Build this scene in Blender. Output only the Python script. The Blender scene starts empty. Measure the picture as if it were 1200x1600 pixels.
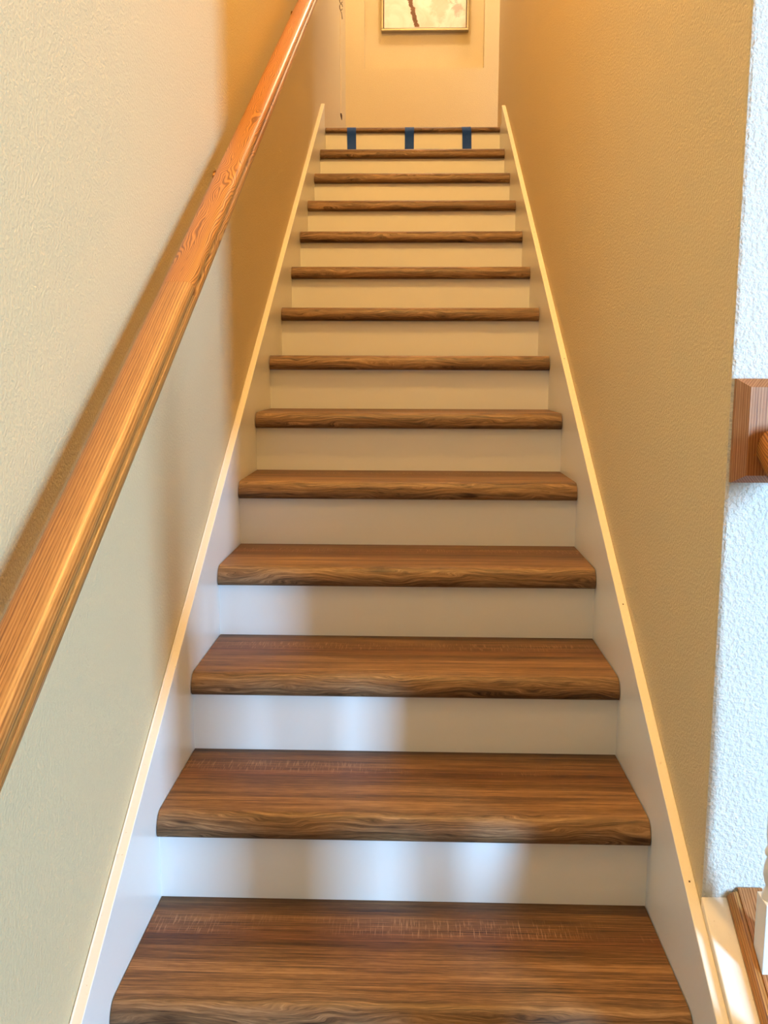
import bpy, bmesh, math, random
from mathutils import Vector, Matrix
random.seed(4)
SC = bpy.context.scene
COL = SC.collection

# ------------------------------------------------------------------ camera
cam_d = bpy.data.cameras.new('camera')
cam = bpy.data.objects.new('camera', cam_d)
COL.objects.link(cam)
PITCH, YAW, ROLL = -0.1492, -0.0308, 0.0030
cp, sp, cy, sy = math.cos(PITCH), math.sin(PITCH), math.cos(YAW), math.sin(YAW)
fw = Vector((sy * cp, cy * cp, sp)); rt0 = Vector((cy, -sy, 0)); up0 = rt0.cross(fw)
rt = math.cos(ROLL) * rt0 + math.sin(ROLL) * up0
up = -math.sin(ROLL) * rt0 + math.cos(ROLL) * up0
M = Matrix((rt, up, -fw)).transposed().to_4x4()
M.translation = Vector((0.0151, -1.3122, 1.1449))
cam.matrix_world = M
cam_d.sensor_fit = 'VERTICAL'; cam_d.sensor_height = 36.0
cam_d.lens = 1462.86 / 1600 * 36.0
cam_d.clip_start = 0.02
SC.camera = cam

# ------------------------------------------------------------------ world, exposure
world = bpy.data.worlds.new('world'); SC.world = world
world.use_nodes = True
bg = world.node_tree.nodes['Background']
bg.inputs[0].default_value = (0.62, 0.80, 1.0, 1); bg.inputs[1].default_value = 1.0
vs = SC.view_settings
vs.view_transform = 'Standard'; vs.look = 'None'; vs.gamma = 1.0
vs.use_curve_mapping = False; vs.exposure = 0.0

# ------------------------------------------------------------------ daylight and lamps
def area(name, loc, target, sx, sz, power, color, spread=180):
    d = bpy.data.lights.new(name, 'AREA'); d.shape = 'RECTANGLE'; d.size = sx; d.size_y = sz
    d.energy = power; d.color = color; d.spread = math.radians(spread)
    o = bpy.data.objects.new(name, d); COL.objects.link(o)
    o.location = loc
    o.rotation_euler = (Vector(target) - Vector(loc)).to_track_quat('-Z', 'Y').to_euler()
    return o
def bulb(name, loc, power, color, r=0.08):
    d = bpy.data.lights.new(name, 'POINT'); d.energy = power; d.color = color; d.shadow_soft_size = r
    o = bpy.data.objects.new(name, d); COL.objects.link(o); o.location = loc
    return o
COOL = (0.38, 0.66, 1.0); WARM = (1.0, 0.605, 0.19)
# sky light entering by the entrance-hall window; upstairs an added fill before a closed wall
area('hall_window_daylight', (2.86, -2.72, 1.18), (0.45, 0.0, 0.9), 0.42, 1.90, 425, COOL)
area('upper_daylight_fill', (1.56, 5.05, 3.05), (0.0, 5.15, 3.05), 0.5, 0.8, 9, (1.0, 0.95, 0.95))
bulb('stairwell_lamp', (0.05, 0.65, 4.62), 222, WARM, 0.12)
bulb('landing_lamp', (0.10, 4.75, 4.60), 43, (1.0, 0.77, 0.52), 0.10)
bulb('foyer_lamp', (0.3, -1.3, 4.40), 46, (1.0, 0.62, 0.28), 0.15)

# ------------------------------------------------------------------ material helpers
def srgb(r, g, b):
    f = lambda c: (c / 255 / 12.92) if c / 255 <= 0.04045 else ((c / 255 + 0.055) / 1.055) ** 2.4
    return (f(r), f(g), f(b), 1)
class NT:
    def __init__(s, name, rough=0.5, spec=0.5):
        s.m = bpy.data.materials.new(name); s.m.use_nodes = True
        s.t = s.m.node_tree; s.n = s.t.nodes; s.b = s.n['Principled BSDF']
        s.b.inputs['Roughness'].default_value = rough
        s.b.inputs['Specular IOR Level'].default_value = spec
    def new(s, typ, **kw):
        n = s.n.new(typ)
        for k, v in kw.items():
            if k.startswith('i_'):
                n.inputs[k[2:].replace('_', ' ')].default_value = v
            else: setattr(n, k, v)
        return n
    def link(s, a, b): s.t.links.new(a, b)
    def base(s, c):
        if isinstance(c, tuple): s.b.inputs['Base Color'].default_value = c
        else: s.link(c, s.b.inputs['Base Color'])
    def coord(s, kind='Object', scale=(1, 1, 1), loc=(0, 0, 0)):
        tc = s.new('ShaderNodeTexCoord'); mp = s.new('ShaderNodeMapping')
        mp.inputs['Scale'].default_value = scale; mp.inputs['Location'].default_value = loc
        s.link(tc.outputs[kind], mp.inputs['Vector']); return mp.outputs[0]
    def noise(s, vec, scale, detail=3, rough=0.5, dist=0.0):
        n = s.new('ShaderNodeTexNoise'); n.inputs['Scale'].default_value = scale
        n.inputs['Detail'].default_value = detail; n.inputs['Roughness'].default_value = rough
        n.inputs['Distortion'].default_value = dist
        s.link(vec, n.inputs['Vector']); return n.outputs['Fac']
    def ramp(s, fac, stops):
        r = s.new('ShaderNodeValToRGB'); e = r.color_ramp.elements
        while len(e) < len(stops): e.new(0.5)
        for k, (p, c) in enumerate(stops):
            e[k].position = p; e[k].color = c if isinstance(c, tuple) else (c, c, c, 1)
        s.link(fac, r.inputs[0]); return r.outputs[0]
    def math(s, op, a, b=None, clamp=False):
        m = s.new('ShaderNodeMath', operation=op); m.use_clamp = clamp
        for i, v in enumerate((a, b)):
            if v is None: continue
            if isinstance(v, (int, float)): m.inputs[i].default_value = v
            else: s.link(v, m.inputs[i])
        return m.outputs[0]
    def mix(s, fac, a, b, mode='MIX'):
        m = s.new('ShaderNodeMix', data_type='RGBA', blend_type=mode)
        for i, v in ((0, fac), (6, a), (7, b)):
            if isinstance(v, (int, float, tuple)): m.inputs[i].default_value = v
            else: s.link(v, m.inputs[i])
        return m.outputs[2]
    def bump(s, h, strength, dist):
        b = s.new('ShaderNodeBump'); b.inputs['Strength'].default_value = strength; b.inputs['Distance'].default_value = dist
        s.link(h, b.inputs['Height']); s.link(b.outputs[0], s.b.inputs['Normal'])

MAT = {}
def paint_wall(name, col, scale, strength, dist):
    t = NT(name, 0.55, 0.35)
    v = t.coord()
    a = t.noise(v, scale, 3, 0.55); b = t.noise(v, 2.3, 3, 0.5)
    t.base(t.mix(b, tuple(c * 0.97 for c in col[:3]) + (1,), col))
    h = t.ramp(a, [(0.40, 0.0), (0.62, 1.0)])
    t.bump(h, strength, dist); return t.m
MAT['wall'] = paint_wall('wall_paint', srgb(215, 198, 159), 190, 0.42, 0.0018)
MAT['wall_rough_lit'] = paint_wall('wall_paint_end_lit', srgb(208, 205, 196), 150, 0.50, 0.0028)  # end face's cool daylight is put into this paler copy of the paint
MAT['ceiling'] = paint_wall('ceiling_paint', srgb(236, 230, 220), 90, 0.3, 0.002)

def trim_white():
    t = NT('white_trim_paint', 0.30, 0.5)
    v = t.coord()
    # a few rubbed and yellowed spots
    n = t.noise(v, 26, 5, 0.7); sp_ = t.ramp(n, [(0.70, 0.0), (0.76, 1.0)])
    t.base(t.mix(t.math('MULTIPLY', sp_, 0.25), srgb(231, 231, 230), srgb(205, 190, 165)))
    t.bump(t.noise(v, 60, 2), 0.03, 0.001); return t.m
MAT['white'] = trim_white()
def old_trim():
    t = NT('scuffed_trim_paint', 0.42, 0.4)
    v = t.coord()
    n = t.noise(v, 90, 4, 0.7); sp_ = t.ramp(n, [(0.66, 0.0), (0.72, 1.0)])
    t.base(t.mix(t.math('MULTIPLY', sp_, 0.55), srgb(231, 223, 208), srgb(176, 150, 112)))
    t.bump(n, 0.15, 0.001); return t.m
MAT['white_edge'] = old_trim()

def tread_wood():
    """printed plank: u runs along the tread, v from the back edge to under the nosing"""
    t = NT('walnut_plank', 0.46, 0.3)
    uv = t.coord('UV')
    sep = t.new('ShaderNodeSeparateXYZ'); t.link(uv, sep.inputs[0])
    u, v = sep.outputs[0], sep.outputs[1]
    def vec(su, sv, off=0.0, vv=None, uu=None):
        c = t.new('ShaderNodeCombineXYZ')
        t.link(t.math('MULTIPLY', uu or u, su), c.inputs[0]); t.link(t.math('MULTIPLY', vv or v, sv), c.inputs[1])
        c.inputs[2].default_value = off; return c.outputs[0]
    vfrac = t.math('FRACT', v)     # v carries an integer offset that differs from tread to tread
    # cathedral swirls, strong on the nosing
    nose = t.ramp(vfrac, [(0.255, 0.0), (0.30, 1.0)])
    swirl = t.math('SUBTRACT', t.noise(vec(5.0, 22), 1.0, 2, 0.5), 0.5)
    amt = t.math('MULTIPLY', swirl, t.math('ADD', t.math('MULTIPLY', nose, 0.055), 0.006))
    vw = t.math('ADD', v, amt)
    g1 = t.noise(vec(5.0, 260, 3.0, vw), 1.0, 4, 0.65)
    g2 = t.noise(vec(30.0, 900, 7.0, vw), 1.0, 3, 0.65)
    g3 = t.noise(vec(1.6, 40, 1.0, vw), 1.0, 3, 0.55)
    g = t.math('ADD', t.math('MULTIPLY', g1, 0.46), t.math('ADD', t.math('MULTIPLY', g2, 0.30), t.math('MULTIPLY', g3, 0.36)))
    top = t.ramp(g, [(0.41, srgb(46, 31, 17)), (0.50, srgb(92, 67, 40)), (0.58, srgb(130, 99, 63)), (0.68, srgb(170, 138, 97))])
    nosec = t.ramp(g, [(0.41, srgb(40, 27, 16)), (0.50, srgb(84, 61, 40)), (0.58, srgb(116, 88, 61)), (0.68, srgb(152, 122, 90))])
    # broad printed bands of the plank, back to front
    band = t.ramp(vfrac, [(0.0, srgb(165, 150, 132)), (0.07, srgb(180, 160, 140)), (0.12, srgb(176, 140, 122)), (0.155, srgb(188, 170, 152)), (0.20, srgb(232, 218, 200)), (0.27, srgb(228, 216, 200))])
    topb = t.mix(1.0, top, t.mix(0.12, band, (1, 1, 1, 1)), 'MULTIPLY')
    c = t.mix(nose, topb, nosec)
    # knots and dark checks on the nosing
    vo = t.new('ShaderNodeTexVoronoi'); vo.inputs['Scale'].default_value = 1.0; vo.feature = 'F1'
    t.link(vec(5.5, 30, 0.0, vw), vo.inputs['Vector'])
    kn = t.ramp(vo.outputs['Distance'], [(0.05, 1.0), (0.20, 0.0)])
    c = t.mix(t.math('MULTIPLY', kn, t.math('ADD', t.math('MULTIPLY', nose, 0.75), 0.08)), c, srgb(40, 22, 10))
    ck = t.ramp(t.noise(vec(16.0, 150, 11.0, vw), 1.0, 2, 0.5), [(0.66, 0.0), (0.72, 1.0)])
    c = t.mix(t.math('MULTIPLY', ck, t.math('MULTIPLY', nose, 0.75)), c, srgb(42, 24, 12))
    # cross-cut saw marks, in a band near the back
    bandm = t.ramp(vfrac, [(0.050, 0.0), (0.070, 1.0), (0.100, 1.0), (0.118, 0.0)])
    patch = t.ramp(t.noise(vec(4.0, 8, 5.0), 1.0, 2), [(0.36, 0.0), (0.56, 1.0)])
    sw = t.math('MAXIMUM', t.ramp(t.noise(vec(330.0, 22, 9.0), 1.0, 2, 0.6), [(0.54, 0.0), (0.64, 1.0)]), t.ramp(t.noise(vec(6.0, 520, 4.0), 1.0, 2, 0.6), [(0.56, 0.0), (0.66, 0.8)]))
    sm = t.math('MULTIPLY', t.math('MULTIPLY', sw, bandm), t.math('MULTIPLY', patch, 0.42))
    c = t.mix(sm, c, srgb(164, 132, 98))
    t.base(c)
    t.bump(t.math('ADD', t.math('MULTIPLY', g2, 0.6), t.math('MULTIPLY', g1, 0.4)), 0.12, 0.001)
    return t.m
MAT['tread'] = tread_wood()
t = NT('tread_edge_dark', 0.6); t.base(srgb(44, 28, 18)); MAT['tread_edge'] = t.m

def oak(name, dark, mid, light, swirl=0.006, gloss=0.40, fine=900, su=4.0, wave=0.18):
    t = NT(name, gloss, 0.5)
    uv = t.coord('UV')
    sep = t.new('ShaderNodeSeparateXYZ'); t.link(uv, sep.inputs[0])
    u, v = sep.outputs[0], sep.outputs[1]
    def vec(su_, sv, off, vv):
        c = t.new('ShaderNodeCombineXYZ')
        t.link(t.math('MULTIPLY', u, su_), c.inputs[0]); t.link(t.math('MULTIPLY', vv, sv), c.inputs[1])
        c.inputs[2].default_value = off; return c.outputs[0]
    sw = t.math('SUBTRACT', t.noise(vec(4.5, 16, 0, v), 1.0, 2, 0.4), 0.5)
    vw = t.math('ADD', v, t.math('MULTIPLY', sw, swirl))
    g1 = t.noise(vec(su, 330, 2.0, vw), 1.0, 3, 0.6)
    g2 = t.noise(vec(34.0, fine, 5.0, vw), 1.0, 3, 0.7)
    wv = t.new('ShaderNodeTexWave'); wv.bands_direction = 'Y'; wv.inputs['Scale'].default_value = 1.0
    wv.inputs['Distortion'].default_value = 3.0; wv.inputs['Detail'].default_value = 2.0
    t.link(vec(3.0, 75, 0, vw), wv.inputs['Vector'])
    g = t.math('ADD', t.math('MULTIPLY', g1, 0.51 - wave / 2), t.math('ADD', t.math('MULTIPLY', g2, 0.49 - wave / 2), t.math('MULTIPLY', wv.outputs['Fac'], wave)))
    t.base(t.ramp(g, [(0.30, dark), (0.48, mid), (0.68, light)]))
    t.bump(g2, 0.10, 0.001)
    t.b.inputs['Coat Weight'].default_value = 0.12; t.b.inputs['Coat Roughness'].default_value = 0.22
    return t.m
MAT['oak_light'] = oak('oak_straight_grain', srgb(104, 60, 20), srgb(156, 106, 50), srgb(184, 134, 76))
MAT['oak_mid'] = oak('oak_cathedral_grain', srgb(112, 62, 20), srgb(162, 103, 42), srgb(184, 125, 60), 0.085, 0.34, 800, 5.0, 0.42)
MAT['oak_deep'] = oak('oak_orange_grain', srgb(112, 62, 18), srgb(166, 104, 40), srgb(186, 126, 58), 0.06, 0.32, 800, 5.0, 0.38)
MAT['oak_rosette'] = oak('oak_rosette_grain', srgb(106, 60, 26), srgb(156, 100, 54), srgb(184, 132, 86), 0.004, 0.38, 900)

t = NT('painters_tape_blue', 0.6, 0.3)
n = t.noise(t.coord('Object'), 60, 3, 0.6)
t.base(t.mix(n, srgb(26, 66, 158), srgb(40, 88, 184))); t.bump(n, 0.2, 0.002); MAT['tape'] = t.m
t = NT('champagne_frame_metal', 0.35); t.base(srgb(160, 148, 122)); t.b.inputs['Metallic'].default_value = 0.45
t.bump(t.noise(t.coord('Object', (40, 400, 40)), 1.0, 2), 0.05, 0.001); MAT['frame'] = t.m
t = NT('frame_back_wood', 0.6); t.base(t.mix(t.noise(t.coord('Object', (4, 80, 80)), 1), srgb(80, 58, 36), srgb(112, 84, 52))); MAT['frame_dark'] = t.m
t = NT('dark_bronze', 0.4); t.base(t.mix(t.noise(t.coord(), 80), srgb(70, 46, 24), srgb(104, 72, 38))); t.b.inputs['Metallic'].default_value = 0.9; MAT['bronze'] = t.m
t = NT('pale_cord', 0.7); t.base(t.mix(t.noise(t.coord(), 300), srgb(226, 206, 170), srgb(240, 226, 200))); MAT['cord'] = t.m
t = NT('dark_bead', 0.5); t.base(t.mix(t.noise(t.coord(), 200), srgb(58, 38, 28), srgb(84, 56, 38))); MAT['bead'] = t.m
t = NT('oak_floor_boards', 0.35)
v = t.coord('Object'); n = t.noise(t.coord('Object', (30, 2, 2)), 1, 4, 0.6)
t.base(t.ramp(n, [(0.3, srgb(84, 50, 26)), (0.6, srgb(128, 80, 42))])); MAT['floor'] = t.m

def painting():
    """loose watercolour: pale wash, a brown stem, grey-green and grey blots"""
    t = NT('watercolour_print', 0.5, 0.3)
    uv = t.coord('UV')
    sep = t.new('ShaderNodeSeparateXYZ'); t.link(uv, sep.inputs[0])
    u, v = sep.outputs[0], sep.outputs[1]
    n1 = t.noise(uv, 3.2, 4, 0.6, 0.6); n2 = t.noise(uv, 7.0, 4, 0.65, 1.2)
    c = t.mix(t.ramp(n1, [(0.40, 0.0), (0.62, 1.0)]), srgb(240, 232, 224), srgb(228, 208, 194))
    dx = t.math('ABSOLUTE', t.math('SUBTRACT', u, 0.68)); dy = t.math('ABSOLUTE', t.math('SUBTRACT', v, 0.24))
    blob = t.math('ADD', t.math('MULTIPLY', dx, 2.6), t.math('MULTIPLY', dy, 1.6))
    bm = t.ramp(t.math('ADD', blob, t.math('MULTIPLY', t.math('SUBTRACT', n2, 0.5), 1.1)), [(0.22, 1.0), (0.42, 0.0)])
    c = t.mix(t.math('MULTIPLY', bm, 0.55), c, srgb(176, 180, 156))
    dx2 = t.math('ABSOLUTE', t.math('SUBTRACT', u, 0.88)); dy2 = t.math('ABSOLUTE', t.math('SUBTRACT', v, 0.22))
    b2 = t.math('ADD', t.math('MULTIPLY', dx2, 3.2), t.math('MULTIPLY', dy2, 2.0))
    bm2 = t.ramp(t.math('ADD', b2, t.math('MULTIPLY', t.math('SUBTRACT', n2, 0.5), 0.9)), [(0.14, 1.0), (0.28, 0.0)])
    c = t.mix(t.math('MULTIPLY', bm2, 0.6), c, srgb(150, 146, 140))
    # brown stem that leans to the right as it comes down
    xs = t.math('SUBTRACT', 0.405, t.math('MULTIPLY', v, 0.28))
    w = t.math('ABSOLUTE', t.math('SUBTRACT', u, t.math('ADD', xs, t.math('MULTIPLY', t.math('SUBTRACT', n2, 0.5), 0.09))))
    stem = t.ramp(w, [(0.022, 1.0), (0.032, 0.0)])
    stem = t.math('MULTIPLY', stem, t.ramp(v, [(0.004, 0.0), (0.012, 1.0)]))
    c = t.mix(stem, c, t.mix(n2, srgb(60, 34, 22), srgb(150, 108, 80)))
    t.base(c); return t.m
MAT['art'] = painting()
t = NT('window_glass', 0.05)
tr = t.new('ShaderNodeBsdfTransparent'); gl = t.new('ShaderNodeBsdfGlossy'); gl.inputs['Roughness'].default_value = 0.02
mx = t.new('ShaderNodeMixShader'); mx.inputs[0].default_value = 0.06
t.link(tr.outputs[0], mx.inputs[1]); t.link(gl.outputs[0], mx.inputs[2]); t.link(mx.outputs[0], t.n['Material Output'].inputs[0])
MAT['glass'] = t.m

# ------------------------------------------------------------------ mesh helpers
def link_mesh(name, verts, faces, mat, parent=None, uvs=None, smooth=False, bevel=0.0, seg=2, mats=None, fmat=None):
    me = bpy.data.meshes.new(name)
    me.from_pydata([tuple(v) for v in verts], [], faces)
    for m in (mats or [mat]): me.materials.append(MAT[m])
    if fmat:
        for p, i in zip(me.polygons, fmat): p.material_index = i
    if uvs:
        l = me.uv_layers.new(name='UVMap')
        k = 0
        for p, fu in zip(me.polygons, uvs):
            for j, li in enumerate(p.loop_indices): l.data[li].uv = fu[j]
    bm = bmesh.new(); bm.from_mesh(me)
    bmesh.ops.recalc_face_normals(bm, faces=bm.faces)
    if bevel:
        es = [e for e in bm.edges if len(e.link_faces) == 2 and e.calc_face_angle(0) > 0.6]
        bmesh.ops.bevel(bm, geom=es, offset=bevel, segments=seg, profile=0.5, affect='EDGES')
    bm.to_mesh(me); bm.free()
    if smooth:
        for p in me.polygons: p.use_smooth = True
        me.set_sharp_from_angle(angle=math.radians(40))
    o = bpy.data.objects.new(name, me); COL.objects.link(o)
    if parent: o.parent = parent
    return o
def box(name, a, b, mat, parent=None, bevel=0.0):
    (x0, y0, z0), (x1, y1, z1) = a, b
    v = [(x0, y0, z0), (x1, y0, z0), (x1, y1, z0), (x0, y1, z0), (x0, y0, z1), (x1, y0, z1), (x1, y1, z1), (x0, y1, z1)]
    f = [(0, 3, 2, 1), (4, 5, 6, 7), (0, 1, 5, 4), (1, 2, 6, 5), (2, 3, 7, 6), (3, 0, 4, 7)]
    # uv: longest axis is u, metres
    d = [x1 - x0, y1 - y0, z1 - z0]; L = d.index(max(d)); o_ = [i for i in range(3) if i != L]
    uvs = [[(v[i][L], v[i][o_[0]] + 1.3 * v[i][o_[1]]) for i in fc] for fc in f]
    return link_mesh(name, v, f, mat, parent, uvs, bevel=bevel)
def prism_x(name, poly, x0, x1, mat, parent=None, bevel=0.0, mats=None, fmat=None):
    """polygon in (y, z) extruded along x"""
    n = len(poly)
    v = [(x0, y, z) for y, z in poly] + [(x1, y, z) for y, z in poly]
    f = [tuple(range(n)), tuple(range(2 * n - 1, n - 1, -1))] + [(i, (i + 1) % n, n + (i + 1) % n, n + i) for i in range(n)]
    return link_mesh(name, v, f, mat, parent, bevel=bevel, mats=mats, fmat=fmat)
def sweep(name, prof, p0, p1, mat, parent=None, u0=0.0, v0=0.0, nrm=None, smooth=True, closed_caps=True):
    """closed profile [(side, n)] swept from p0 to p1; side = x axis, n = perpendicular up"""
    p0, p1 = Vector(p0), Vector(p1); d = (p1 - p0); L = d.length; d.normalize()
    side = Vector((1, 0, 0)); nn = side.cross(d).normalized()
    if nn.z < 0: nn = -nn
    n = len(prof); verts = []; uvs = []; faces = []
    nseg = max(1, int(L / 0.25))
    arc = [0.0]
    for i in range(n):
        a, b = prof[i], prof[(i + 1) % n]; arc.append(arc[-1] + math.hypot(a[0] - b[0], a[1] - b[1]))
    for k in range(nseg + 1):
        c = p0 + d * (L * k / nseg)
        verts += [c + side * s + nn * h for s, h in prof]
    for k in range(nseg):
        ua, ub = u0 + L * k / nseg, u0 + L * (k + 1) / nseg
        for i in range(n):
            j = (i + 1) % n
            faces.append((k * n + i, k * n + j, (k + 1) * n + j, (k + 1) * n + i))
            uvs.append([(ua, v0 + arc[i]), (ua, v0 + arc[i + 1]), (ub, v0 + arc[i + 1]), (ub, v0 + arc[i])])
    if closed_caps:
        faces.append(tuple(range(n))); uvs.append([(u0 + q[0], v0 + q[1]) for q in prof])
        faces.append(tuple(nseg * n + i for i in range(n - 1, -1, -1))); uvs.append([(u0 + prof[i][0], v0 + prof[i][1]) for i in range(n - 1, -1, -1)])
    return link_mesh(name, verts, faces, mat, parent, uvs, smooth=smooth)
def lathe(name, prof, cx, cy_, mat, parent=None, n=20):
    """prof [(r, z)] about the vertical axis"""
    v = []; f = []
    for r, z in prof:
        for k in range(n):
            a = 2 * math.pi * k / n; v.append((cx + r * math.cos(a), cy_ + r * math.sin(a), z))
    for i in range(len(prof) - 1):
        for k in range(n):
            f.append((i * n + k, i * n + (k + 1) % n, (i + 1) * n + (k + 1) % n, (i + 1) * n + k))
    f.append(tuple(range(n - 1, -1, -1))); f.append(tuple((len(prof) - 1) * n + k for k in range(n)))
    return link_mesh(name, v, f, mat, parent, smooth=True)
def tube(name, pts, r, mat, parent=None, n=8):
    v = []; f = []
    for i, p in enumerate(pts):
        p = Vector(p); a = Vector(pts[max(0, i - 1)]); b = Vector(pts[min(len(pts) - 1, i + 1)])
        d = (b - a).normalized(); s = d.cross(Vector((0.31, 0.2, 0.93)) if abs(d.z) < 0.9 else Vector((1, 0, 0))).normalized(); q = s.cross(d)
        rr = r[i] if isinstance(r, (list, tuple)) else r
        for k in range(n):
            g = 2 * math.pi * k / n; v.append(p + s * rr * math.cos(g) + q * rr * math.sin(g))
    for i in range(len(pts) - 1):
        for k in range(n): f.append((i * n + k, i * n + (k + 1) % n, (i + 1) * n + (k + 1) % n, (i + 1) * n + k))
    f.append(tuple(range(n - 1, -1, -1))); f.append(tuple((len(pts) - 1) * n + k for k in range(n)))
    return link_mesh(name, v, f, mat, parent, smooth=True)
def thing(name, label, cat, loc=(0, 0, 0), group=None):
    o = bpy.data.objects.new(name, None); COL.objects.link(o); o.empty_display_size = 0.1
    o['label'] = label; o['category'] = cat
    if group: o['group'] = group
    return o
def struct(o, label=None):
    o['kind'] = 'structure'
    if label: o['label'] = label
    return o
def panel_with_hole(name, ax, pos, thick, a0, a1, z0, z1, holes, mat):
    """wall plane with rectangular openings: ax 'x' or 'y' = the axis the wall is perpendicular to"""
    As = sorted({a0, a1, *[h[0] for h in holes], *[h[1] for h in holes]})
    Zs = sorted({z0, z1, *[h[2] for h in holes], *[h[3] for h in holes]})
    v = []; f = []; idx = {}
    solid = {}
    for i in range(len(As) - 1):
        for j in range(len(Zs) - 1):
            ca, cz = (As[i] + As[i + 1]) / 2, (Zs[j] + Zs[j + 1]) / 2
            solid[i, j] = not any(h[0] < ca < h[1] and h[2] < cz < h[3] for h in holes)
    def V(i, j, s):
        if (i, j, s) not in idx:
            idx[i, j, s] = len(v); p = pos + thick * s
            v.append((p, As[i], Zs[j]) if ax == 'x' else (As[i], p, Zs[j]))
        return idx[i, j, s]
    for (i, j), s in solid.items():
        if not s: continue
        for sd in (0, 1): f.append((V(i, j, sd), V(i + 1, j, sd), V(i + 1, j + 1, sd), V(i, j + 1, sd)))
        for di, dj, e in ((-1, 0, ((i, j), (i, j + 1))), (1, 0, ((i + 1, j), (i + 1, j + 1))), (0, -1, ((i, j), (i + 1, j))), (0, 1, ((i, j + 1), (i + 1, j + 1)))):
            if not solid.get((i + di, j + dj), False):
                (p, q), (r_, s_) = e; f.append((V(p, q, 0), V(r_, s_, 0), V(r_, s_, 1), V(p, q, 1)))
    return link_mesh(name, v, f, mat)

# ------------------------------------------------------------------ dimensions
RISE, RUN, HW = 0.1707, 0.2882, 0.45
SL = RISE / RUN
WX = 0.468                      # wall planes
LAND = 14 * RISE
CEIL = 4.85
YB, XR = -2.5, 3.5              # entrance hall back and right walls
YE = 0.053                      # end of the right-hand stair wall
YF = 5.5                        # far wall of the landing
def zn(y, h): return RISE + SL * y + h       # height above the nosing line

# ------------------------------------------------------------------ setting
struct(box('floor', (-0.7, YB - 0.2, -0.15), (XR + 0.2, 2.2, 0.0), 'floor'), 'brown wood floor of the entrance hall')
struct(box('ceiling', (-0.7, YB - 0.2, CEIL), (XR + 0.2, YF + 0.4, CEIL + 0.15), 'ceiling'), 'pale ceiling above stairs and landing')
struct(box('wall_left', (-WX - 0.15, YB - 0.2, 0.0), (-WX, YF + 0.2, CEIL), 'wall'), 'long cream textured wall behind the oak handrail')
# right stair wall: tan face to the stairs, end face with daylight put into its colour
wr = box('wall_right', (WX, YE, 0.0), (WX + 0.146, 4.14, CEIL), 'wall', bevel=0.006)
wr.data.materials.append(MAT['wall_rough_lit'])
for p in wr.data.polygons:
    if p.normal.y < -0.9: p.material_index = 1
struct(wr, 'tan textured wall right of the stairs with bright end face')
hole = (2.48, 3.08, 0.12, 2.20)
struct(panel_with_hole('wall_back', 'y', YB - 0.15, 0.15, -WX, XR, 0.0, CEIL, [hole], 'wall'), 'hall wall behind the viewer with a window')
struct(box('wall_hall_right', (XR, YB - 0.2, 0.0), (XR + 0.15, YF + 0.2, CEIL), 'wall'), 'far right wall of the entrance hall')
struct(box('wall_hall_end', (WX + 0.146, 2.05, 0.0), (XR, 2.2, CEIL), 'wall'), 'wall closing the entrance hall')
for k, h in enumerate((hole,)):
    w = bpy.data.objects.new('window_%d' % (k + 1), None); COL.objects.link(w); struct(w, 'tall hall window')
    x0, x1, z0, z1 = h
    box('pane', (x0, YB - 0.09, z0), (x1, YB - 0.084, z1), 'glass', w)
    for a, b in (((x0 - 0.05, YB, z0 - 0.05), (x0, YB + 0.012, z1 + 0.05)), ((x1, YB, z0 - 0.05), (x1 + 0.04, YB + 0.012, z1 + 0.05)),
                 ((x0, YB, z0 - 0.05), (x1, YB + 0.012, z0)), ((x0, YB, z1), (x1, YB + 0.012, z1 + 0.05))):
        box('window_casing', a, b, 'white', w)
# landing
struct(box('floor_upper', (-WX, 13 * RUN + 0.09, LAND - 0.28), (1.60, YF, LAND), 'floor'), 'upstairs landing floor')
NX0, NX1, NZ0, NZ1, ND = -0.340, 0.4804, 3.2015, 4.42, 0.10
struct(panel_with_hole('wall_far', 'y', YF, ND, -WX, XR, LAND, CEIL, [(NX0, NX1, NZ0, NZ1)], 'wall'), 'landing wall with a shallow recessed art niche')
struct(box('wall_niche_back', (NX0 - 0.05, YF + ND, NZ0 - 0.05), (NX1 + 0.05, YF + ND + 0.05, NZ1 + 0.05), 'wall'), 'smooth back of the art niche')
struct(box('wall_upper_end', (1.60, 3.78, LAND), (1.75, YF, CEIL), 'wall'), 'end wall of the upper hallway')
struct(box('wall_upper_side', (WX + 0.146, 3.78, LAND), (XR, 3.9, CEIL), 'wall'), 'wall of the upper hallway')

w = bpy.data.objects.new('window_2', None); COL.objects.link(w); struct(w, 'window added around the upstairs daylight fill')  # pane and casing added around the upstairs area light; wall behind is closed
box('pane', (1.585, 4.80, 2.65), (1.599, 5.30, 3.45), 'glass', w)
for a, b in (((1.575, 4.75, 2.60), (1.599, 4.80, 3.50)), ((1.575, 5.30, 2.60), (1.599, 5.35, 3.50)), ((1.575, 4.80, 2.60), (1.599, 5.30, 2.65)), ((1.575, 4.80, 3.45), (1.599, 5.30, 3.50))):
    box('window_casing', a, b, 'white', w)

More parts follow.
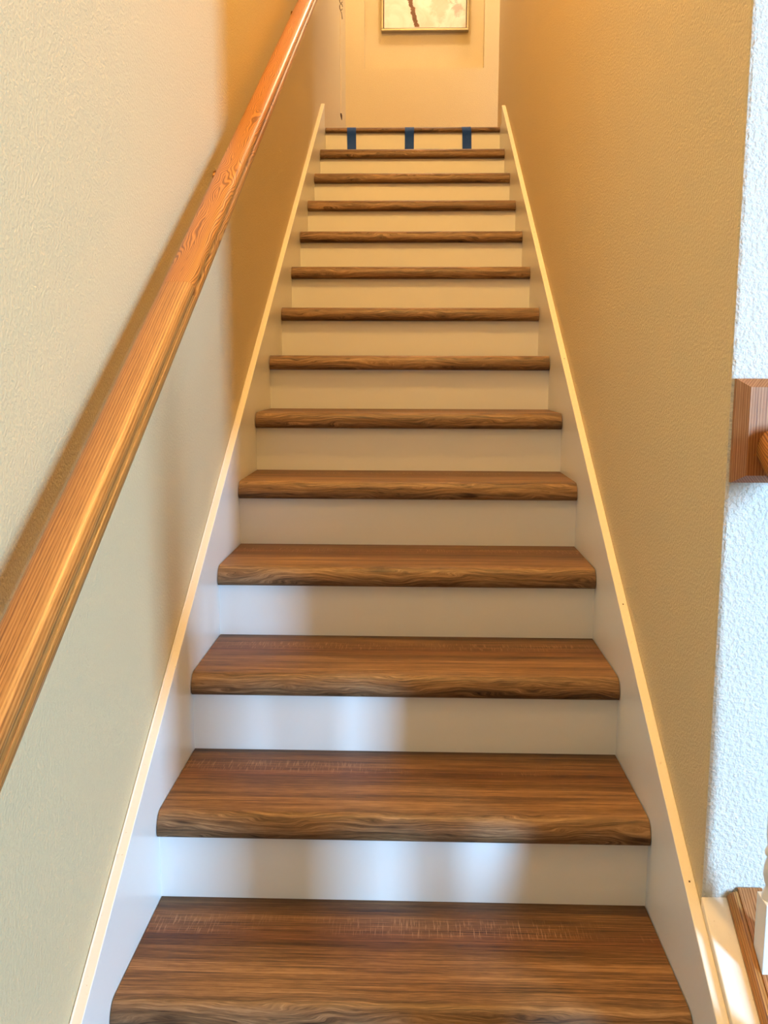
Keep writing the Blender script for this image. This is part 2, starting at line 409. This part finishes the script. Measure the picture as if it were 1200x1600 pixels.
# ------------------------------------------------------------------ staircase
stairs = thing('staircase', 'straight flight of brown plank treads with white risers', 'staircase')
NOSE = [(0.0225, 0.0), (0.0160, -0.0009), (0.0100, -0.0032), (0.0048, -0.0070), (0.0005, -0.0122), (-0.0030, -0.0185),
        (-0.0052, -0.0255), (-0.0058, -0.0320), (-0.0050, -0.0385), (-0.0024, -0.0430), (0.0020, -0.0455), (0.0070, -0.0462)]
def tread(k):
    yf, zt = RUN * (k - 1), RISE * k
    nose = NOSE
    back = RUN + 0.0145
    if k == 14:
        nose = [(y * 0.8 if y > 0 else y, z * 0.58) for y, z in NOSE]; back = 0.09
    top = [(back, 0.0), (back * 0.66, 0.0), (back * 0.33, 0.0)] if k < 14 else [(back, 0.0)]
    prof = top + nose + [(0.045, nose[-1][1]), (back, nose[-1][1])]
    arc = [max(0.0, 0.303 - back)]
    for a, b in zip(prof, prof[1:]): arc.append(arc[-1] + math.hypot(a[0] - b[0], a[1] - b[1]))
    nv = len(prof); xw = HW - 0.0014
    NX = 6
    xs = [-xw + 2 * xw * i / NX for i in range(NX + 1)]
    verts = [(x, yf + y, zt + z) for x in xs for y, z in prof]
    faces = []; uvs = []; fm = []
    shift = random.uniform(0, 0.5) + k * 3.17; tilt = random.uniform(-0.004, 0.004)
    vo = float(k % 5)
    for i in range(NX):
        for j in range(nv - 1):
            faces.append((i * nv + j, (i + 1) * nv + j, (i + 1) * nv + j + 1, i * nv + j + 1)); fm.append(0)
            uvs.append([(xs[i] + shift, vo + min(arc[j], .99)), (xs[i + 1] + shift, vo + min(arc[j], .99)), (xs[i + 1] + shift, vo + min(arc[j + 1], .99)), (xs[i] + shift, vo + min(arc[j + 1], .99))])
        faces.append((i * nv, i * nv + nv - 1, (i + 1) * nv + nv - 1, (i + 1) * nv)); fm.append(1); uvs.append([(0, 0)] * 4)
    for base in (0, NX * nv):
        faces.append(tuple(base + j for j in range(nv))); fm.append(1); uvs.append([(0, 0)] * nv)
    return link_mesh('tread', verts, faces, 'tread', stairs, uvs, smooth=True, mats=['tread', 'tread_edge'], fmat=fm)
for k in range(1, 15):
    tread(k)
    y0 = RUN * (k - 1) + 0.0150
    z0 = RISE * (k - 1) - (0.04 if k > 1 else 0.0); z1 = RISE * k - (0.0466 if k < 14 else 0.0272)
    box('riser', (-HW, y0, z0), (HW, y0 + 0.016, z1), 'white', stairs)
def skirt(side, label, x0, x1, h, ya, yb):
    poly = [(ya, zn(ya, h)), (yb, zn(yb, h)), (yb, LAND - 0.001), (13 * RUN + 0.089, LAND - 0.001), (13 * RUN + 0.089, zn(yb, -0.42)), (yb, zn(yb, -0.42)), (0.62, max(0.0, zn(0.62, -0.42))), (0.30, 0.0), (ya, 0.0)]
    o = prism_x('baseboard_' + side, poly, x0, x1, 'white', None, bevel=0.0015, mats=['white', 'white_edge'])
    for p in o.data.polygons:
        if p.normal.z > 0.5: p.material_index = 1
    return struct(o, label)
skl = skirt('left', 'white sloping skirt board along the left wall', -WX, -HW, 0.124, -0.42, 3.72)
skr = skirt('right', 'white sloping skirt board along the right wall', HW, WX, 0.124, -0.36, 3.68)
# thin line of old caulk along the left skirt
sweep('caulk_line', [(-0.0015, 0), (0.0015, 0), (0.0006, 0.0022), (-0.0008, 0.0026)], (-WX + 0.002, -0.42, zn(-0.42, 0.1238)), (-WX + 0.002, 3.71, zn(3.71, 0.1238)), 'white_edge', skl)
# nail holes in the right skirt edge
for yy in (0.085, -0.105, 0.62, 1.5, 2.3):
    z = zn(yy, 0.1243); d = 0.0014
    link_mesh('nail_hole', [(0.459 - d, yy - d, z - d * SL), (0.459 + d, yy - d, z - d * SL), (0.459 + d, yy + d, z + d * SL), (0.459 - d, yy + d, z + d * SL),
                            (0.459, yy, z + 0.0004)], [(0, 1, 4), (1, 2, 4), (2, 3, 4), (3, 0, 4)], 'bead', skr)

# ------------------------------------------------------------------ curb wall and cap right of the lowest steps
CH = 0.137
struct(prism_x('wall_curb', [(YE, 0.0), (YE, zn(YE, CH - 0.02)), (-0.37, zn(-0.37, CH - 0.02)), (-0.37, 0.0)], WX, WX + 0.146, 'wall'), 'low curb wall under the balusters')
cap = prism_x('trim_1', [(YE, zn(YE, CH - 0.02)), (YE, zn(YE, CH)), (-0.385, zn(-0.385, CH)), (-0.385, zn(-0.385, CH - 0.02))], WX, WX + 0.150, 'white_edge', bevel=0.002)
struct(cap, 'white sloping cap board beside the lowest steps')

# ------------------------------------------------------------------ balustrade
bal = thing('balustrade', 'oak handrail with oak rosette and white turned balusters at the wall end', 'balustrade')
BX = 0.541
SH = 0.018 * math.cos(math.atan(SL))
shoe_prof = [(-0.0345, 0.0), (-0.0345, 0.004), (-0.0320, 0.0058), (-0.0320, 0.0085), (-0.0285, 0.0120), (-0.0270, SH), (-0.0205, SH), (-0.0200, SH - 0.0025),
             (0.0200, SH - 0.0025), (0.0205, SH), (0.0270, SH), (0.0285, 0.0120), (0.0320, 0.0085), (0.0320, 0.0058), (0.0345, 0.004), (0.0345, 0.0)]
sweep('shoe_rail', shoe_prof, (BX, YE - 0.0005, zn(YE, CH + 0.0005)), (BX, -0.36, zn(-0.36, CH + 0.0005)), 'oak_light', bal, smooth=False)
sweep('fillet', [(-0.0185, 0), (-0.0185, 0.0035), (0.0185, 0.0035), (0.0185, 0)], (BX, YE - 0.001, zn(YE, CH + 0.0148)), (BX, -0.36, zn(-0.36, CH + 0.0148)), 'oak_rosette', bal, smooth=False)
def hz(y): return 1.018 + SL * (y - YE)        # underside of the rail
first_b = None
for i, yb in enumerate((-0.045, -0.205)):
    b = bpy.data.objects.new('baluster', None); COL.objects.link(b); b.parent = bal
    s = 0.019
    zb = zn(yb - s, CH + 0.018); zt = 0.396 + (yb + 0.045) * SL
    poly = [(yb - s, zb), (yb + s, zn(yb + s, CH + 0.018)), (yb + s, zt), (yb - s, zt)]
    prism_x('square_base', poly, BX - s, BX + s, 'white', b, bevel=0.0012)
    top = hz(yb)
    pr = [(0.0188, zt - 0.002), (0.0186, zt + 0.004), (0.0150, zt + 0.014), (0.0140, zt + 0.018), (0.0165, zt + 0.026), (0.0185, zt + 0.036), (0.0178, zt + 0.048),
          (0.0150, zt + 0.060), (0.0140, zt + 0.064), (0.0178, zt + 0.067), (0.0182, zt + 0.071), (0.0165, zt + 0.075), (0.0150, zt + 0.079),
          (0.0170, zt + 0.095), (0.0176, zt + 0.130), (0.0165, zt + 0.22), (0.0130, zt + 0.38), (0.0095, top + 0.01)]
    lathe('turned_shaft', pr, BX, yb, 'white', b)
rail_prof = [(-0.020, 0.0), (0.020, 0.0), (0.022, 0.009), (0.031, 0.014), (0.0345, 0.020), (0.0355, 0.030), (0.0350, 0.046), (0.0310, 0.056), (0.022, 0.062), (0.010, 0.0645), (0.0, 0.065),
             (-0.010, 0.0645), (-0.022, 0.062), (-0.0310, 0.056), (-0.0350, 0.046), (-0.0355, 0.030), (-0.0345, 0.020), (-0.031, 0.014), (-0.022, 0.009)]
sweep('handrail', rail_prof, (BX - 0.003, YE - 0.008, hz(YE - 0.008)), (BX - 0.003, -0.3865, hz(-0.3865)), 'oak_deep', bal)
# rosette: chamfered plate on the wall end
rx0, rx1, rz0, rz1, c = 0.4735, 0.6085, 0.9875, 1.136, 0.0165
y0, y1, y2 = YE - 0.0005, YE - 0.008, YE - 0.021
v = []
for (a, yy) in ((0, y0), (0, y1), (c, y2)):
    v += [(rx0 + a, yy, rz0 + a * .7), (rx1 - a, yy, rz0 + a * .7), (rx1 - a, yy, rz1 - a * .7), (rx0 + a, yy, rz1 - a * .7)]
f = [(3, 2, 1, 0), (8, 9, 10, 11)]
for L in (0, 4):
    for i in range(4): f.append((L + i, L + (i + 1) % 4, L + 4 + (i + 1) % 4, L + 4 + i))
uvs = [[(v[i][2], v[i][0] - v[i][1]) for i in fc] for fc in f]
link_mesh('rosette', v, f, 'oak_rosette', bal, uvs)
# newel post at the foot of the curb
nw = bpy.data.objects.new('newel_post', None); COL.objects.link(nw); nw.parent = bal
box('post', (BX - 0.045, -0.475, 0.0), (BX + 0.045, -0.386, 0.98), 'white', nw, bevel=0.004)
link_mesh('post_cap', [(BX - .055, -.485, .98), (BX + .055, -.485, .98), (BX + .055, -.376, .98), (BX - .055, -.376, .98),
                       (BX - .055, -.485, 1.0), (BX + .055, -.485, 1.0), (BX + .055, -.376, 1.0), (BX - .055, -.376, 1.0), (BX, -.43, 1.035)],
          [(3, 2, 1, 0), (0, 1, 5, 4), (1, 2, 6, 5), (2, 3, 7, 6), (3, 0, 4, 7), (4, 5, 8), (5, 6, 8), (6, 7, 8), (7, 4, 8)], 'oak_light', nw)

# ------------------------------------------------------------------ wall handrail on the left
hr = thing('wall_handrail', 'long glossy oak handrail mounted on the cream left wall', 'handrail')
RX = -0.4005                      # centre line
cs = math.cos(math.atan(SL))
def rl(y, h=0.918): return (RX, y, zn(y, h))
half = [(0.0, 0.0), (0.012, -0.0004), (0.020, -0.0016), (0.0255, -0.0045), (0.0285, -0.0090), (0.0290, -0.0140), (0.0272, -0.0185), (0.0238, -0.0215),
        (0.0232, -0.0245), (0.0245, -0.0270), (0.0282, -0.0285), (0.0294, -0.0320), (0.0294, -0.0400), (0.0270, -0.0440), (0.0180, -0.0450)]
prof = half + [(-x, n) for x, n in reversed(half[1:])]
joints = [(-0.95, 0.357, 'oak_light'), (0.357, 1.22, 'oak_mid'), (1.22, 2.142, 'oak_deep'), (2.142, 3.95, 'oak_mid')]
for i, (ya, yb, m) in enumerate(joints):
    sweep('rail_segment', prof, rl(ya), rl(yb - 0.0003), m, hr, u0=ya * 1.16 + i * 3.3, v0=i * 0.37)
for yb in (-0.55, 1.03, 2.55, 3.75):
    b = bpy.data.objects.new('bracket', None); COL.objects.link(b); b.parent = hr
    c0 = Vector(rl(yb, 0.918)) ; zb = c0.z - 0.045 / cs
    tube('arm', [(-WX + 0.006, yb, zb - 0.055), (-WX + 0.03, yb, zb - 0.052), (-WX + 0.055, yb, zb - 0.040), (RX, yb, zb - 0.018), (RX, yb, zb + 0.001)], 0.0065, 'bronze', b, 10)
    n = 20; vv = []
    for x_, r_ in ((-WX + 0.0005, 0.031), (-WX + 0.006, 0.030), (-WX + 0.010, 0.020)):
        vv += [(x_, yb + r_ * math.cos(2 * math.pi * k / n), zb - 0.055 + r_ * math.sin(2 * math.pi * k / n)) for k in range(n)]
    ff = [tuple(range(n)), tuple(range(3 * n - 1, 2 * n - 1, -1))] + [(L * n + k, L * n + (k + 1) % n, (L + 1) * n + (k + 1) % n, (L + 1) * n + k) for L in (0, 1) for k in range(n)]
    link_mesh('wall_plate', vv, ff, 'bronze', b, smooth=True)
    link_mesh('saddle', [(RX - .013, yb - .03, zb - SL * .03 - .003), (RX + .013, yb - .03, zb - SL * .03 - .003), (RX + .013, yb + .03, zb + SL * .03 - .003), (RX - .013, yb + .03, zb + SL * .03 - .003),
                         (RX - .013, yb - .03, zb - SL * .03), (RX + .013, yb - .03, zb - SL * .03), (RX + .013, yb + .03, zb + SL * .03), (RX - .013, yb + .03, zb + SL * .03)],
              [(0, 3, 2, 1), (4, 5, 6, 7), (0, 1, 5, 4), (1, 2, 6, 5), (2, 3, 7, 6), (3, 0, 4, 7)], 'bronze', b)

# ------------------------------------------------------------------ painter's tape on the top nosing
def tape(xa, xb, skew, label, crease=0.0):
    yn = RUN * 13; zt = LAND
    path = [(yn + 0.040, zt + 0.0009), (yn + 0.016, zt + 0.0009), (yn + 0.004, zt - 0.0025), (yn - 0.0035, zt - 0.008), (yn - 0.0068, zt - 0.016), (yn - 0.0062, zt - 0.025),
            (yn + 0.001, zt - 0.036), (yn + 0.009, zt - 0.060), (yn + 0.0132, zt - 0.095), (yn + 0.0136, zt - 0.135), (yn + 0.0136, zt - RISE + 0.003)]
    v = []; f = []; NXs = 5; th = 0.0005
    rnd = random.Random(int(xa * 1000))
    for s in (0, 1):
        for j, (y, z) in enumerate(path):
            tt = j / (len(path) - 1)
            for i in range(NXs):
                w = i / (NXs - 1)
                x = xa + (xb - xa) * w + skew * tt
                bump = crease * rnd.random() if (s == 0 and j < 6) else 0
                zz = z + (0.004 * (w - .5) * (1 if skew else -1) if j == len(path) - 1 else 0)
                v.append((x, y - bump - s * th, zz + bump * 0.5 + s * th * (1 if j < 3 else 0)))
    m = len(path) * NXs
    for j in range(len(path) - 1):
        for i in range(NXs - 1):
            q = (j * NXs + i, j * NXs + i + 1, (j + 1) * NXs + i + 1, (j + 1) * NXs + i)
            f.append(q); f.append(tuple(m + a for a in reversed(q)))
    rim = [i for i in range(NXs)] + [j * NXs + NXs - 1 for j in range(1, len(path))] + [(len(path) - 1) * NXs + i for i in range(NXs - 2, -1, -1)] + [j * NXs for j in range(len(path) - 2, 0, -1)]
    for a, b in zip(rim, rim[1:] + rim[:1]): f.append((a, b, m + b, m + a))
    o = link_mesh('tape_strip', v, f, 'tape', smooth=True)
    o['label'] = label; o['category'] = 'tape'; o['group'] = 'blue tape strips on the top nosing'
tape(-0.337, -0.291, 0.000, "blue painter's tape strip nearest the left skirt on the top nosing")
tape(-0.0385, 0.0085, -0.001, "blue painter's tape strip in the middle of the top nosing")
tape(0.250, 0.297, 0.010, "crinkled tilted blue painter's tape strip nearest the right skirt, top nosing", 0.002)

# ------------------------------------------------------------------ framed picture in the niche
pic = thing('framed_picture', 'pale watercolour picture in a thin champagne frame hanging in the landing niche', 'picture')
px0, px1, pz0, pz1 = -0.2245, 0.3745, 3.462, 4.22
fy0, fy1 = YF + 0.045, YF + ND - 0.001
fwid = 0.014
box('frame_bottom', (px0, fy0, pz0), (px1, fy1 - 0.004, pz0 + fwid), 'frame', pic, 0.002)
box('frame_top', (px0, fy0, pz1 - fwid), (px1, fy1 - 0.004, pz1), 'frame', pic, 0.002)
box('frame_side', (px0, fy0, pz0 + fwid), (px0 + fwid, fy1 - 0.004, pz1 - fwid), 'frame', pic, 0.002)
box('frame_side', (px1 - fwid, fy0, pz0 + fwid), (px1, fy1 - 0.004, pz1 - fwid), 'frame', pic, 0.002)
box('backing', (px0 + 0.004, fy1 - 0.012, pz0 + 0.004), (px1 - 0.004, fy1, pz1 - 0.004), 'frame_dark', pic)
gx0, gx1, gz0, gz1 = px0 + fwid + 0.005, px1 - fwid - 0.005, pz0 + fwid + 0.005, pz1 - fwid - 0.005
ya, yb = fy0 + 0.008, fy1 - 0.012
link_mesh('canvas', [(gx0, ya, gz0), (gx1, ya, gz0), (gx1, ya, gz1), (gx0, ya, gz1), (gx0, yb, gz0), (gx1, yb, gz0), (gx1, yb, gz1), (gx0, yb, gz1)],
          [(0, 1, 2, 3), (4, 7, 6, 5), (0, 4, 5, 1), (1, 5, 6, 2), (2, 6, 7, 3), (3, 7, 4, 0)], 'art', pic,
          [[(0, 0), (1, 0), (1, 1.27), (0, 1.27)]] + [[(0.02, 0.5)] * 4] * 5)

# ------------------------------------------------------------------ cord hanging by the landing wall
cd = thing('hanging_cord', 'thin pale cord with dark tips hanging beside the landing wall', 'cord')
X0, Y0 = -0.452, 4.84
tube('cord', [(X0, Y0, 4.10), (X0 + 0.001, Y0, 3.6), (X0 - 0.001, Y0, 3.2), (X0 + 0.0015, Y0, 2.85), (X0, Y0, 2.735)], 0.0026, 'cord', cd)
tube('tassel', [(X0, Y0, 2.740), (X0 + 0.003, Y0, 2.725), (X0 + 0.006, Y0, 2.700)], [0.004, 0.006, 0.002], 'bead', cd)
for k, zc in enumerate((3.40, 3.36)):
    tube('loop', [(X0 + 0.004 + 0.009 * math.cos(a), Y0 - 0.006, zc + 0.018 * math.sin(a)) for a in [i * math.pi / 6 for i in range(12)]], 0.0022, 'bead', cd, 6)
tube('loop', [(X0 + 0.002, Y0 - 0.006, 3.34), (X0 + 0.008, Y0 - 0.006, 3.32), (X0 + 0.012, Y0 - 0.006, 3.29)], 0.0022, 'bead', cd, 6)
tube('hook', [(X0, Y0, 4.10), (-WX + 0.004, Y0, 4.11), (-WX - 0.001, Y0, 4.11)], 0.003, 'bronze', cd, 6)
